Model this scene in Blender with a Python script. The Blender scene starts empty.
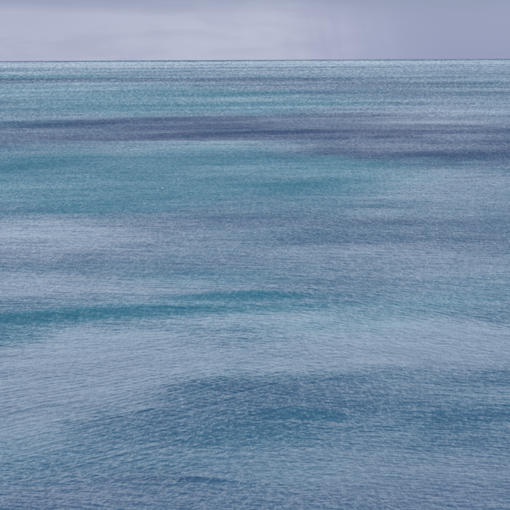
import bpy, math, random
import numpy as np

C = bpy.context.scene.collection
S = bpy.context.scene
D2R = math.radians

# ------------------------------------------------------------------ camera
CAM_H = 60.0                      # a cliff top above the sea
FOV = 20.0                        # degrees over the square picture
PXA = (FOV / 2)
HORIZON_V = 59.8                  # row of the horizon (of 510)
FPX = 255.0 / math.tan(D2R(FOV / 2))
PITCH = math.atan((255.0 - HORIZON_V) / FPX) + CAM_H / 42000.0
ROLL = D2R(0.27)
cam_d = bpy.data.cameras.new("camera")
cam = bpy.data.objects.new("camera", cam_d)
C.objects.link(cam)
cam_d.sensor_fit = 'HORIZONTAL'
cam_d.angle = D2R(FOV)
cam_d.clip_start = 1.0
cam_d.clip_end = 120000.0
cam.location = (0, 0, CAM_H)
from mathutils import Matrix, Vector
cam.rotation_euler = (Matrix.Rotation(math.pi / 2 - PITCH, 3, 'X') @ Matrix.Rotation(-ROLL, 3, 'Z')).to_euler()
S.camera = cam
S.render.resolution_x = 1024
S.render.resolution_y = 1024

# ------------------------------------------------------------------ world
SUN_EL, SUN_AZ = 42.0, 215.0      # high, behind the camera to the left, veiled by cloud
world = bpy.data.worlds.new("World")
S.world = world
world.use_nodes = True
WT = world.node_tree
WT.nodes.clear()


class NT:
    """small helper for writing node graphs as expressions"""
    def __init__(self, tree):
        self.t = tree

    def node(self, kind, **kw):
        n = self.t.nodes.new(kind)
        for k, v in kw.items():
            setattr(n, k, v)
        return n

    def put(self, sock, v):
        if isinstance(v, (int, float)):
            sock.default_value = v
        elif isinstance(v, (tuple, list)):
            sock.default_value = v
        else:
            self.t.links.new(v, sock)

    def m(self, op, a, b=0.0, c=0.0, clamp=False):
        n = self.node('ShaderNodeMath', operation=op, use_clamp=clamp)
        self.put(n.inputs[0], a)
        self.put(n.inputs[1], b)
        self.put(n.inputs[2], c)
        return n.outputs[0]

    def ramp(self, v, a, b, lo=0.0, hi=1.0):
        n = self.node('ShaderNodeMapRange', interpolation_type='SMOOTHSTEP')
        self.put(n.inputs[0], v)
        for i, x in enumerate((a, b, lo, hi)):
            self.put(n.inputs[i + 1], x)
        return n.outputs[0]

    def mix(self, f, a, b):
        n = self.node('ShaderNodeMix', data_type='RGBA')
        self.put(n.inputs[0], f)
        self.put(n.inputs[6], a)
        self.put(n.inputs[7], b)
        return n.outputs[2]

    def xyz(self, x, y, z):
        n = self.node('ShaderNodeCombineXYZ')
        for i, v in enumerate((x, y, z)):
            self.put(n.inputs[i], v)
        return n.outputs[0]

    def noise(self, vec, scale, detail=3.0, rough=0.5, dist=0.0):
        n = self.node('ShaderNodeTexNoise')
        self.put(n.inputs['Vector'], vec)
        n.inputs['Scale'].default_value = scale
        n.inputs['Detail'].default_value = detail
        n.inputs['Roughness'].default_value = rough
        n.inputs['Distortion'].default_value = dist
        return n.outputs['Fac']


w = NT(WT)
WS = 0.1


def cl(r, g, b):                   # a cloud radiance, for a background of strength WS
    return (r / WS, g / WS, b / WS, 1.0)


tc = w.node('ShaderNodeTexCoord')
sep = w.node('ShaderNodeSeparateXYZ')
WT.links.new(tc.outputs['Generated'], sep.inputs[0])
sx, sy, sz = sep.outputs
az = w.m('MULTIPLY', w.m('ARCTAN2', sx, sy), 180 / math.pi)         # degrees, + to the right
el = w.m('MULTIPLY', w.m('ARCSINE', sz), 180 / math.pi)
sky = w.node('ShaderNodeTexSky', sky_type='NISHITA', sun_disc=False)
sky.sun_elevation = D2R(SUN_EL)
sky.sun_rotation = D2R(SUN_AZ)
sky.altitude = 60
# cloud deck: a plane overhead, so that its texture crowds towards the horizon
inv = w.m('DIVIDE', 1.0, w.m('ADD', w.m('MAXIMUM', sz, 0.0), 0.06))
deck_p = w.xyz(w.m('MULTIPLY', sx, inv), w.m('MULTIPLY', sy, inv), 0.0)
n_deck = w.noise(deck_p, 0.9, 5, 0.55, 0.4)
# low banks near the horizon, in degrees
bank_p = w.xyz(w.m('MULTIPLY', az, 0.10), w.m('MULTIPLY', el, 0.55), 3.7)
n_bank = w.noise(bank_p, 1.0, 4, 0.5, 0.3)
n_soft = w.noise(w.xyz(w.m('MULTIPLY', az, 0.22), w.m('MULTIPLY', el, 0.22), 9.1), 1.0, 3, 0.5)
deck = w.mix(w.ramp(n_deck, 0.36, 0.66), cl(1.24, 1.40, 1.58), cl(1.84, 1.98, 2.10))
low_light = cl(0.505, 0.535, 0.685)
low_grey = cl(0.40, 0.435, 0.58)
low = w.mix(w.ramp(n_soft, 0.30, 0.70, 0.0, 0.35), low_light, low_grey)
low = w.mix(w.ramp(w.m('ADD', w.m('MULTIPLY', az, -0.30), w.m('MULTIPLY', el, 1.1)), 0.3, 5.0, 0.0, 0.45), low, cl(0.36, 0.40, 0.56))
# long soft rolls in the cloud base, and fine hanging veils of rain
n_roll = w.noise(w.xyz(w.m('MULTIPLY', az, 0.28), w.m('MULTIPLY', el, 1.3), 21.3), 1.0, 5, 0.58, 0.6)
low = w.mix(w.ramp(n_roll, 0.42, 0.72, 0.0, 0.38), low, cl(0.34, 0.375, 0.535))
n_veil = w.noise(w.xyz(w.m('ADD', az, w.m('MULTIPLY', el, 0.25)), w.m('MULTIPLY', el, 0.12), 5.5), 0.9, 4, 0.55, 0.1)
low = w.mix(w.m('MULTIPLY', w.ramp(n_veil, 0.40, 0.62, 0.0, 0.40), w.ramp(az, -1.0, 4.0, 0.15, 1.0)), low, cl(0.37, 0.395, 0.575))
# rain shafts to the right: grey from the cloud base down to the sea
shaft_n = w.m('ADD', az, w.m('MULTIPLY', w.m('SUBTRACT', n_soft, 0.5), 3.0))
shaft_n = w.m('ADD', shaft_n, w.m('MULTIPLY', el, 0.35))
low = w.mix(w.ramp(shaft_n, 1.0, 7.5, 0.0, 1.0), low, cl(0.310, 0.345, 0.520))
# underside of the near deck, with a ragged lower edge that drops to the right
edge = w.m('ADD', w.m('MULTIPLY', el, 1.25), w.m('MULTIPLY', w.m('SUBTRACT', n_bank, 0.5), 2.6))
edge = w.m('ADD', edge, w.m('MULTIPLY', az, 0.035))
low = w.mix(w.ramp(edge, 1.75, 3.1, 0.0, 0.85), low, cl(0.285, 0.325, 0.475))
clouds = w.mix(w.ramp(el, 2.8, 7.5), low, deck)
col = w.mix(0.93, sky.outputs[0], clouds)
bg = w.node('ShaderNodeBackground')
bg.inputs['Strength'].default_value = WS
WT.links.new(col, bg.inputs['Color'])
wo = w.node('ShaderNodeOutputWorld')
WT.links.new(bg.outputs[0], wo.inputs['Surface'])

# ------------------------------------------------------------------ sun
sun_d = bpy.data.lights.new("sun", 'SUN')
sun_d.energy = 0.7
sun_d.angle = D2R(14)
sun_d.color = (1.0, 0.95, 0.88)
sun = bpy.data.objects.new("sun", sun_d)
C.objects.link(sun)
sd = Vector((math.sin(D2R(SUN_AZ)) * math.cos(D2R(SUN_EL)), math.cos(D2R(SUN_AZ)) * math.cos(D2R(SUN_EL)), math.sin(D2R(SUN_EL))))
sun.rotation_euler = (-sd).to_track_quat('-Z', 'Y').to_euler()
sun.location = (0, 0, 300)

S.view_settings.view_transform = 'Standard'
S.view_settings.look = 'None'
S.view_settings.exposure = 0.0
S.view_settings.gamma = 1.0

# ------------------------------------------------------------------ where things lie on the sea
CP, SP = math.cos(PITCH), math.sin(PITCH)
CR, SR = math.cos(ROLL), math.sin(ROLL)


def ground(u, v):
    """a point of the sea surface, in metres east (x) and north (y) of the cliff foot"""
    a, b = (u - 255.0) / FPX, (255.0 - v) / FPX
    a, b = a * CR + b * SR, -a * SR + b * CR
    dy, dz = CP + b * SP, -SP + b * CP
    dz = min(dz, -CAM_H / 36000.0)
    t = CAM_H / -dz
    return a * t, dy * t


# ------------------------------------------------------------------ sea surface: grid
R_FAR = 41000.0
dep_lo, dep_hi = CAM_H / R_FAR, D2R(19.5)
# rows: even steps of view depression, i.e. finer near the cliff, coarser far out
NR = 1060
deps = np.linspace(dep_hi, D2R(0.12), NR - 14)
radii = CAM_H / np.tan(deps)
radii = np.concatenate([[8.0, 40.0, 80.0, 120.0, 150.0], radii, np.geomspace(radii[-1] * 1.06, R_FAR, 9)])
radii.sort()
NR = len(radii)
fine = np.linspace(-D2R(11.8), D2R(11.8), 1150)
side = np.geomspace(D2R(0.12), math.pi - D2R(12.8), 60)
angs = np.concatenate([-(fine[-1] + side)[::-1], fine, fine[-1] + side])
NA = len(angs)
RR, AA = np.meshgrid(radii, angs, indexing='ij')
X = (RR * np.sin(AA)).astype(np.float32)
Y = (RR * np.cos(AA)).astype(np.float32)
# size of a grid cell along and across the radius
dr = (np.gradient(radii)[:, None] * np.ones((1, NA))).astype(np.float32)
da = (RR * np.gradient(angs)[None, :]).astype(np.float32)

rng = np.random.default_rng(11)


def smooth_noise(x, y, scale, seed, octaves=3, gain=0.5, stretch=(1.0, 1.0)):
    """value noise, 0 mean, about -1..1"""
    out = np.zeros_like(x)
    amp, tot = 1.0, 0.0
    for o in range(octaves):
        g = np.random.default_rng(seed + o * 17)
        tab = g.uniform(-1, 1, (256, 256)).astype(np.float32)
        fx, fy = x / (scale * stretch[0]) * 2 ** o + 31.7 * o, y / (scale * stretch[1]) * 2 ** o + 17.3 * o
        ix, iy = np.floor(fx).astype(np.int64), np.floor(fy).astype(np.int64)
        tx, ty = fx - ix, fy - iy
        tx, ty = tx * tx * (3 - 2 * tx), ty * ty * (3 - 2 * ty)
        a = tab[ix & 255, iy & 255]
        b = tab[(ix + 1) & 255, iy & 255]
        c = tab[ix & 255, (iy + 1) & 255]
        d = tab[(ix + 1) & 255, (iy + 1) & 255]
        tx, ty = tx.astype(np.float32), ty.astype(np.float32)
        out += amp * ((a * (1 - tx) + b * tx) * (1 - ty) + (c * (1 - tx) + d * tx) * ty)
        tot += amp
        amp *= gain
    return out / tot


# position on the sea expressed as (bearing, log-distance): patches are laid on the water with it
LOGR = np.log(np.maximum(RR, 20.0))


def patch(u, v, hw, hh, tilt=0.0, bend=0.0, soft=1.0, rag=0.55, seed=0):
    """weight 0..1 of one patch of water centred at a spot of the sea; hw/hh its half sizes,
    given as seen from the cliff and turned here into metres on the water"""
    x0, y0 = ground(u, v)
    x1, y1 = ground(u + hw, v)
    half_w = max(abs(x1 - x0), 1e-3)
    _, ya = ground(u, max(v - hh, 62.5))
    _, yb = ground(u, v + hh)
    # across-line: tilt is rise (towards the horizon) over the half width, in units of half height
    tx = (X - x0 * (Y / y0)) / (half_w * (Y / y0))
    yy = np.maximum(Y, 20.0)
    far_h, near_h = math.log(ya / y0), math.log(y0 / yb)
    ly = np.log(yy / y0) - (tilt * tx - bend * tx * tx) * 0.5 * (far_h + near_h)
    ty = np.where(ly > 0, ly / far_h, ly / near_h)
    nz = smooth_noise(tx * 3.0 + seed * 3.1, ty * 1.6 + seed * 1.7, 1.0, 900 + seed, 6, 0.66)
    d = np.sqrt(tx ** 2 + ty ** 2) + rag * nz
    k = np.clip((1.0 + 0.5 * soft - d) / soft, 0, 1)
    return k * k * (3 - 2 * k) * (Y > 0)


# each: u, v, half width, half height, tilt, bend, softness ; strengths for teal, deep, rough, calm
#   teal  : green-blue over a sandy bottom, and painted on swell faces that reflect less sky
#   deep  : water colour mixed towards a darker blue
#   gust  : a wind gust roughens the ripples; negative = slack water
PATCHES = [
    # u    v    hw   hh  tilt bend soft | teal  deep  gust
    (100, 92, 190, 9, 0.1, 0.0, 1.0, 0.55, 0.0, 0.0),
    (205, 104, 150, 9, 0.0, 0.0, 1.0, 0.95, 0.0, 0.1),
    (60, 108, 90, 6, 0.0, 0.0, 1.0, 0.4, 0.0, 0.0),
    (35, 76, 120, 3, 0.0, 0.0, 1.0, 0.5, 0.1, 0.0),
    (140, 80, 190, 2.2, 0.0, 0.0, 1.0, 0.0, 0.6, 0.3),
    (330, 84, 160, 5, 0.0, 0.0, 1.2, 0.0, 0.45, 0.2),
    (430, 96, 120, 8, 0.0, 0.0, 1.2, 0.0, 0.1, 0.0),
    (120, 132, 230, 10, 0.4, 0.0, 0.9, -0.2, 0.7, 0.3),
    (330, 126, 180, 12, 0.1, 0.1, 1.2, -0.1, 0.38, 0.1),
    (200, 119, 170, 3, 0.9, 0.0, 0.9, -0.2, 0.5, 0.4),
    (350, 133, 170, 3, 0.5, 0.0, 0.9, -0.1, 0.5, 0.4),
    (450, 130, 110, 6, 0.2, 0.0, 1.1, -0.2, 0.5, 0.2),
    (430, 148, 140, 12, 0.0, 0.0, 1.0, -0.1, 0.9, 0.5),
    (230, 138, 160, 2.5, 0.3, 0.0, 0.8, -0.1, 0.5, 0.5),
    (445, 118, 100, 7, 0.0, 0.0, 1.0, 0.0, 0.3, -0.3),
    (150, 180, 270, 30, 0.2, 0.0, 0.8, 0.95, 0.0, 0.35),
    (110, 172, 200, 15, 0.1, 0.0, 1.0, 0.4, 0.0, 0.1),
    (440, 195, 130, 18, 0.0, 0.0, 1.0, 0.25, 0.0, -0.1),
    (300, 205, 160, 12, 0.0, 0.0, 1.2, 0.35, 0.1, 0.0),
    (40, 240, 140, 22, 0.0, 0.0, 1.2, -0.3, 0.0, -0.5),
    (50, 260, 90, 8, 0.1, 0.0, 1.0, 0.0, 0.35, 0.3),
    (430, 240, 140, 10, 0.1, 0.0, 1.0, 0.0, 0.35, 0.3),
    (230, 222, 150, 10, 0.0, 0.0, 1.0, 0.0, 0.35, 0.2),
    (60, 285, 110, 12, 0.0, 0.0, 1.0, -0.2, 0.0, -0.5),
    (210, 277, 90, 9, 0.2, 0.0, 1.0, 0.5, 0.0, 0.1),
    (450, 175, 110, 60, 0.0, 0.0, 1.3, -0.4, 0.0, -0.25),
    (470, 292, 90, 12, 0.6, 0.0, 1.2, 0.25, 0.0, 0.1),
    (380, 318, 90, 13, 0.9, 0.0, 1.2, 0.25, 0.0, 0.1),
    (125, 313, 185, 5.5, 1.1, 0.2, 1.4, 1.0, 0.1, 1.1),  # swell arc: the darker look of its near face put in as teal
    (235, 298, 75, 4.5, 0.5, 0.4, 1.3, 0.8, 0.0, 0.9),
    (10, 332, 60, 14, 0.6, 0.0, 1.0, 0.5, 0.15, 0.5),
    (280, 345, 220, 26, 0.0, 0.0, 1.2, 0.1, 0.0, -0.6),
    (440, 345, 120, 22, -0.2, 0.0, 1.2, -0.2, 0.0, -0.75),
    (50, 380, 130, 40, 0.5, 0.0, 1.1, -0.2, 0.0, -1.3),
    (20, 440, 60, 24, 0.6, 0.0, 1.0, 0.0, 0.0, -0.4),
    (180, 425, 170, 42, 0.8, 0.1, 1.3, 0.12, 0.2, 0.24),
    (360, 388, 190, 16, 0.0, 0.0, 1.2, 0.1, 0.18, 0.2),
    (330, 412, 230, 36, 0.1, 0.0, 1.2, 0.05, 0.15, 0.25),
    (300, 414, 42, 5, -0.3, 0.5, 0.9, 0.6, 0.15, 1.0),
    (250, 435, 60, 14, 0.0, 0.0, 1.2, 0.3, 0.1, 0.4),
    (475, 418, 60, 12, 0.4, 0.0, 1.0, 0.25, 0.2, 0.8),
    (203, 480, 26, 2.4, -0.5, 0.2, 0.8, 0.6, 0.4, 0.9),
    (140, 479, 60, 2.5, 0.0, 0.0, 1.0, 0.1, 0.3, 0.4),
    (440, 480, 120, 30, 0.3, 0.0, 1.2, -0.2, 0.0, -0.3),
    (200, 500, 420, 28, 0.0, 0.0, 1.2, 0.0, 0.3, 0.55),
    (60, 500, 120, 12, 0.0, 0.0, 1.2, -0.2, 0.1, -0.3),
]
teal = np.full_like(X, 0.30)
indigo = np.full_like(X, 0.12)
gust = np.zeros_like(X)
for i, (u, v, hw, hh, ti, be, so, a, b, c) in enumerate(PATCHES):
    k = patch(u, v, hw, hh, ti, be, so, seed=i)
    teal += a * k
    indigo += b * k
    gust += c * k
# far band: slack bright water below a thin line of wind under the horizon
dist = np.hypot(X, Y)
rag_f = 1.0 + 0.25 * smooth_noise(AA * 9, LOGR * 4, 1.0, 77, 3)
depd = np.degrees(CAM_H / np.maximum(dist, 1.0)) * rag_f
slack = np.clip((0.62 - depd) / 0.40, 0, 1)
slack = slack * slack * (3 - 2 * slack) * 0.34
line = 1.0 / (1.0 + np.exp((dist - 26000.0 * (1 + 0.1 * (rag_f - 1))) / -900.0))
slack = slack * (1 - 0.8 * line)
# loose variation at all sizes
streak = smooth_noise(AA * 5.0, LOGR * 11.0, 1.0, 41, 5, 0.62)
gust += 0.75 * streak + 0.45 * smooth_noise(AA * 11.0 + LOGR * 1.6, LOGR * 17.0 - AA * 6.0, 1.0, 43, 4, 0.6)
teal += 0.30 * smooth_noise(AA * 4.0 + 9, LOGR * 9.0, 1.0, 51, 4, 0.6)
indigo += 0.16 * smooth_noise(AA * 5.0 + 3, LOGR * 10.0, 1.0, 61, 4, 0.6)
gust = np.clip(gust, -1.0, 1.3)
teal = np.clip(teal, 0, 1.3) * (1 - slack) * (1 - line)
indigo = np.clip(indigo + 0.4 * line, 0, 1.3) * (1 - slack)

# ------------------------------------------------------------------ sea surface: waves
lam_edges = np.geomspace(0.45, 260.0, 28)
H = np.zeros_like(X)
Hs = np.zeros_like(X)
lost = np.zeros_like(X)            # slope variance of waves finer than the grid, handed to roughness
WIND = D2R(8.0)                    # the wind waves come in towards the cliff, a little from the right
# bend the wave field gently, so crests curve
bx = 14.0 * smooth_noise(X, Y, 110.0, 5, 2) + 1.3 * smooth_noise(X, Y, 13.0, 6, 2)
by = 14.0 * smooth_noise(X, Y, 110.0, 8, 2) + 1.3 * smooth_noise(X, Y, 13.0, 9, 2)
XW, YW = X + bx, Y + by
left_train = np.clip(0.5 - (X / (Y + 1) + 0.02) * 5.5, 0, 1)      # oblique ripples on the left
lx, rx = ground(60, 400), ground(420, 320)
left_train = np.clip(1.25 - np.hypot((X - lx[0]) / 55.0, np.log(np.maximum(Y, 20) / lx[1]) / 0.32), 0, 1) + 0.25 * np.clip(smooth_noise(X, Y, 90.0, 71, 2), 0, 1)
right_train = np.clip(1.2 - np.hypot((X - rx[0]) / 60.0, np.log(np.maximum(Y, 20) / rx[1]) / 0.28), 0, 1) + 0.25 * np.clip(smooth_noise(X, Y, 90.0, 72, 2), 0, 1)
gain_short = np.exp(0.70 * np.minimum(gust, 0) + 0.30 * np.maximum(gust, 0))
for bi in range(len(lam_edges) - 1):
    lam0 = math.sqrt(lam_edges[bi] * lam_edges[bi + 1])
    # rms slope of this band
    s = 0.075 * (1.0 if lam0 < 2.4 else (2.4 / lam0) ** 0.60)
    if lam0 < 1.0:
        s *= 0.85
    nw = 9
    band = np.zeros_like(X)
    s_eff = s * (gain_short if lam0 < 14 else 1.0)
    for j in range(nw):
        lam = lam_edges[bi] * (lam_edges[bi + 1] / lam_edges[bi]) ** rng.random()
        k = 2 * math.pi / lam
        spread = 17 if lam0 < 20 else 12
        left = (j % 3 == 0)
        th = WIND + D2R(rng.normal(0, spread))
        if left:
            th = D2R(rng.normal(-46, 15))
        elif j % 3 == 1 and lam0 < 20:
            th = D2R(rng.normal(46, 15))
        elif j % 9 == 8 and lam0 > 1.5:
            th = D2R(rng.normal(68, 12))
        kx, ky = k * math.sin(th), k * math.cos(th)
        # resolvable on the grid?
        q = np.maximum(np.abs(ky) * dr, np.abs(kx) * da) / (2 * math.pi)      # cycles per cell
        keep = np.clip((0.42 - q) / 0.17, 0, 1)
        q2 = q * q
        crowd = 0.22 + 0.78 * q2 / (q2 + 0.022)      # small waves ride on and cut up the larger ones
        wgt = (left_train * 1.6 + 0.12) if left else ((right_train * 1.5 + 0.15) if (j % 3 == 1 and lam0 < 20) else (1.35 - 0.5 * np.maximum(left_train, right_train)))
        a = s_eff / float(k) * math.sqrt(2.0 / nw) * wgt
        ph = np.float32(kx) * XW + np.float32(ky) * YW + np.float32(rng.uniform(0, 6.283))
        c = np.sin(ph)
        band += a * keep * crowd * (c - 0.16 * np.cos(2 * ph))
        lost += (1 - keep ** 2) * (a * k) ** 2 * 0.5
    # groups: waves run in packets
    grp = 1.0 + 0.75 * smooth_noise(XW, YW, lam0 * 4.5, 300 + bi, 2, 0.6, (1.2, 0.9))
    H += band * grp
    if lam0 < 14:
        Hs += band * grp
fade_far = np.clip((30000.0 - RR) / 15000.0, 0, 1)
H *= fade_far * (1 - 0.85 * slack)


# past a few hundred metres single ripples crowd together and only the taller chop between them is
# left standing: short-crested heaps, as high as the view across them lets one see
rows = np.arange(NR, dtype=np.float32)[:, None] * np.ones((1, NA), np.float32)
cols = np.arange(NA, dtype=np.float32)[None, :] * np.ones((NR, 1), np.float32)
cols = cols + 9 * smooth_noise(rows, cols, 7.0, 640, 1)
chop = 0.6 * smooth_noise(rows, cols, 1.0, 600, 1, 0.6, (1.7, 5.0)) + 0.8 * smooth_noise(rows, cols, 1.0, 620, 2, 0.6, (3.4, 15.0))
dslope = np.minimum(0.20, 1.0 * CAM_H / np.maximum(RR, 1.0))
H += (1 - 0.9 * slack) * chop * dslope * dr * np.clip((RR - 180.0) / 500.0, 0, 1) * np.exp(0.3 * gust)


# broader swells that stand up where the dark faces show
def swell(u, v, hw, width_m, amp, tilt=0.0, bend=0.0):
    x0, y0 = ground(u, v)
    x1, _ = ground(u + hw, v)
    hwm = x1 - x0
    tx = (X - x0) / hwm
    c = y0 + (tilt * tx - bend * tx * tx) * width_m
    ty = (Y - c) / width_m
    # steep face towards the cliff, long gentle back
    prof = np.where(ty < 0, np.exp(-(ty / 0.55) ** 2), np.exp(-(ty / 1.9) ** 2))
    return amp * prof * np.exp(-tx ** 4) * (0.5 + 0.5 * np.cos(np.clip(tx, -1.6, 1.6) / 1.6 * math.pi))


H += swell(130, 309, 190, 9.0, 0.70, 1.0, 0.2)
H += swell(255, 294, 75, 6.0, 0.45, 0.1, 0.5)
H += swell(300, 411, 50, 2.6, 0.30, -0.3, 0.5)
H += swell(203, 478, 30, 1.2, 0.16, -0.4, 0.2)
H += swell(475, 414, 70, 3.5, 0.16, 0.4)
H += swell(20, 262, 120, 9.0, 0.25, 0.2)
H += swell(430, 238, 150, 14.0, 0.35, 0.2)

alpha = 0.16 * np.sqrt(2.0 * np.clip(lost, 0, None)) * np.exp(0.6 * gust) + 0.045
alpha = alpha * (1 - 0.97 * slack) + 0.10 * line
rough = np.sqrt(np.clip(alpha, 0.01, 0.6))
print([(round(float(radii[i])), round(float(alpha[i, NA // 2]), 3), round(float(np.abs(np.diff(H[i:i+40, NA//2-100:NA//2+100],axis=0)/dr[i:i+39,:200]).mean()),3)) for i in range(20, NR-50, 100)])

# ------------------------------------------------------------------ mesh
# the wind drives the crests over: steep faces towards the cliff, long easy backs
Y = Y - 2.2 * Hs * fade_far * np.clip(dr / 0.01, 0, 1)
co = np.stack([X, Y, H], -1).reshape(-1, 3).astype(np.float32)
ids = np.arange(NR * NA).reshape(NR, NA)
q = np.stack([ids[:-1, :-1], ids[:-1, 1:], ids[1:, 1:], ids[1:, :-1]], -1)
q = q.reshape(-1, 4)[:, ::-1]
back = np.stack([ids[:-1, -1], ids[:-1, 0], ids[1:, 0], ids[1:, -1]], -1)[:, ::-1]
q = np.concatenate([q, back])
centre = ids[0, :]
me = bpy.data.meshes.new("sea")
nq = len(q)
loops = np.concatenate([q.reshape(-1), centre])
me.vertices.add(len(co))
me.vertices.foreach_set("co", co.reshape(-1))
me.loops.add(len(loops))
me.loops.foreach_set("vertex_index", loops.astype(np.int32))
me.polygons.add(nq + 1)
me.polygons.foreach_set("loop_start", (np.arange(nq + 1) * 4).astype(np.int32))
me.update(calc_edges=True)
me.polygons.foreach_set("use_smooth", np.ones(nq + 1, dtype=bool))
for nm, arr in (("sand_swell", teal), ("indigo_f", indigo), ("gust", gust), ("ripple_loss", rough)):
    at = me.attributes.new(nm, 'FLOAT', 'POINT')
    at.data.foreach_set("value", arr.reshape(-1).astype(np.float32))
# where a point lies on the sea by bearing and by steps of range that widen outwards: the size of the
# wave facets that still stand clear of each other grows with the range in just this way
wv = smooth_noise(AA * 16, rows / 90.0, 1.0, 811, 2)
ub = np.degrees(AA)
arch = -230.0 * np.exp(-((ub - 0.3) / 7.5) ** 2) * np.clip((1500.0 - RR) / 1150.0, 0, 1)
at = me.attributes.new("range_steps", 'FLOAT_VECTOR', 'POINT')
stepv = np.stack([np.degrees(AA) / 0.0195, -np.degrees(np.arctan(CAM_H / np.maximum(RR, 1))) / 0.0195 + 10 * wv + arch, np.clip(RR / 1000.0, 0, 60)], -1)
at.data.foreach_set("vector", stepv.reshape(-1).astype(np.float32))
at = me.attributes.new("lee", 'FLOAT', 'POINT')
farness = np.clip((RR - 150.0) / 700.0, 0, 1) ** 0.6
lee = (0.165 - 0.050 * farness) * np.exp(0.75 * gust) * (1 - 0.97 * slack)
at.data.foreach_set("value", lee.reshape(-1).astype(np.float32))
at = me.attributes.new("far_share", 'FLOAT', 'POINT')
at.data.foreach_set("value", farness.reshape(-1).astype(np.float32))
at = me.attributes.new("facing", 'FLOAT', 'POINT')
at.data.foreach_set("value", (0.25 + 2.5 * farness).reshape(-1).astype(np.float32))
me.update()
sea = bpy.data.objects.new("sea", me)
C.objects.link(sea)
sea["label"] = "wide rippled blue and teal sea running out to the horizon"
sea["kind"] = "structure"

# ------------------------------------------------------------------ water
mat = bpy.data.materials.new("sea_water")
mat.use_nodes = True
T = mat.node_tree
T.nodes.clear()
n = NT(T)


def attr(name):
    a = n.node('ShaderNodeAttribute', attribute_name=name)
    return a.outputs['Fac']


geo = n.node('ShaderNodeNewGeometry')
pos = geo.outputs['Position']
sand_swell, indigo_f, gst, rl = attr('sand_swell'), attr('indigo_f'), attr('gust'), attr('ripple_loss')
deep_blue = (0.007, 0.049, 0.106, 1)
teal_c = (0.002, 0.087, 0.135, 1)
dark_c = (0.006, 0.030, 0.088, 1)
body = n.mix(n.m('MULTIPLY', sand_swell, 1.0, clamp=True), deep_blue, teal_c)
body = n.mix(n.m('MULTIPLY', indigo_f, 0.8, clamp=True), body, dark_c)
f1 = n.noise(pos, 2.2, 3, 0.6, 0.3)
f2 = n.noise(pos, 6.0, 2, 0.6, 0.2)
hgt = n.m('ADD', n.m('MULTIPLY', f1, 0.05), n.m('MULTIPLY', f2, 0.02))
bump = n.node('ShaderNodeBump')
n.put(bump.inputs['Strength'], n.ramp(gst, -1.0, 1.4, 0.55, 1.0))
bump.inputs['Distance'].default_value = 1.0
n.put(bump.inputs['Height'], hgt)
# facets of the ripples: tilted towards or away from the cliff
cell = n.node('ShaderNodeAttribute', attribute_name='range_steps').outputs['Vector']
sc = n.node('ShaderNodeVectorMath', operation='MULTIPLY')
n.put(sc.inputs[0], cell)
sc.inputs[1].default_value = (1 / 4.6, 1 / 2.0, 0.0)
rot = n.node('ShaderNodeVectorRotate', rotation_type='AXIS_ANGLE')
n.put(rot.inputs['Vector'], sc.outputs[0])
rot.inputs['Axis'].default_value = (0.5, 0.62, 0.6)
rot.inputs['Angle'].default_value = 0.8
g1 = n.noise(rot.outputs[0], 1.0, 3, 0.72, 0.3)
lee = attr('lee')
g2 = n.noise(rot.outputs[0], 0.38, 3, 0.62, 0.3)
far_f = attr('far_share')
g1 = n.m('ADD', n.m('MULTIPLY', g1, n.m('MULTIPLY_ADD', far_f, 0.45, 0.45)), n.m('MULTIPLY', g2, n.m('MULTIPLY_ADD', far_f, -0.45, 0.55)))
tilt = n.m('MULTIPLY', n.m('SUBTRACT', g1, 0.5), 7.6)
tilt = n.m('MULTIPLY', n.m('ADD', tilt, attr('facing')), lee)
rad = n.node('ShaderNodeVectorMath', operation='NORMALIZE')
n.put(rad.inputs[0], pos)
rs = n.node('ShaderNodeVectorMath', operation='SCALE')
n.put(rs.inputs[0], rad.outputs[0])
n.put(rs.inputs['Scale'], n.m('MULTIPLY', tilt, -1.0))
na = n.node('ShaderNodeVectorMath', operation='ADD')
n.put(na.inputs[0], bump.outputs[0])
n.put(na.inputs[1], rs.outputs[0])
nn = n.node('ShaderNodeVectorMath', operation='NORMALIZE')
n.put(nn.inputs[0], na.outputs[0])
p = n.node('ShaderNodeBsdfPrincipled')
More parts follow.
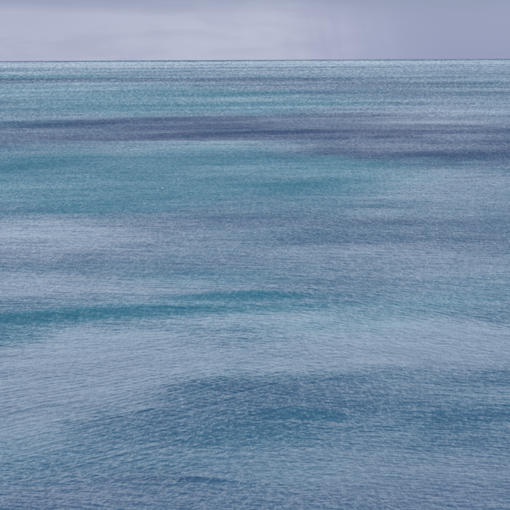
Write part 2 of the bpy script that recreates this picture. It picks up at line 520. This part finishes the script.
n.put(p.inputs['Base Color'], body)
n.put(p.inputs['Roughness'], rl)
p.inputs['IOR'].default_value = 1.333
n.put(p.inputs['Normal'], nn.outputs[0])
o = n.node('ShaderNodeOutputMaterial')
T.links.new(p.outputs[0], o.inputs['Surface'])
me.materials.append(mat)

# ------------------------------------------------------------------ two small crests breaking white
def whitecap(u, v, length, seed, label):
    x, y = ground(u, v)
    near = (np.abs(X - x) < 3) & (np.abs(Y - y) < 12)
    z = float(H[near].max()) if near.any() else 0.3
    g = random.Random(seed)
    vs, fs = [], []
    nu, nv = 14, 7
    for i in range(nu + 1):
        t = i / nu
        hw = math.sin(math.pi * min(max(t, 0.02), 0.98)) ** 0.6
        for j in range(nv + 1):
            p_ = j / nv
            vs.append(((t - 0.5) * length + g.uniform(-.03, .03), (p_ - 0.5) * 1.1 * hw + 0.25 * math.sin(t * 7 + seed),
                       (math.sin(math.pi * p_) * 0.20 * hw) * g.uniform(0.6, 1.2) - 0.12))
    for i in range(nu):
        for j in range(nv):
            a = i * (nv + 1) + j
            fs.append((a, a + nv + 1, a + nv + 2, a + 1))
    m_ = bpy.data.meshes.new("whitecap")
    m_.from_pydata(vs, [], fs)
    m_.update()
    ob = bpy.data.objects.new("whitecap", m_)
    C.objects.link(ob)
    ob.location = (x, y, z)
    m_.materials.append(foam)
    ob["label"] = label
    ob["category"] = "whitecap"
    ob["group"] = "small breaking crests on the open water"
    return ob


foam = bpy.data.materials.new("foam")
foam.use_nodes = True
fp = foam.node_tree.nodes["Principled BSDF"]
fn = NT(foam.node_tree)
ftc = fn.node('ShaderNodeTexCoord').outputs['Object']
fn.put(fp.inputs['Base Color'], fn.mix(fn.noise(ftc, 6.0, 3), (0.50, 0.58, 0.62, 1), (0.72, 0.78, 0.80, 1)))
fp.inputs['Roughness'].default_value = 0.8
whitecap(162.5, 188.5, 1.6, 3, "small white fleck of foam in the broad teal band, left of centre")
whitecap(349.5, 171.5, 0.7, 5, "tiny pale fleck of foam at the upper edge of the teal band, right of centre")
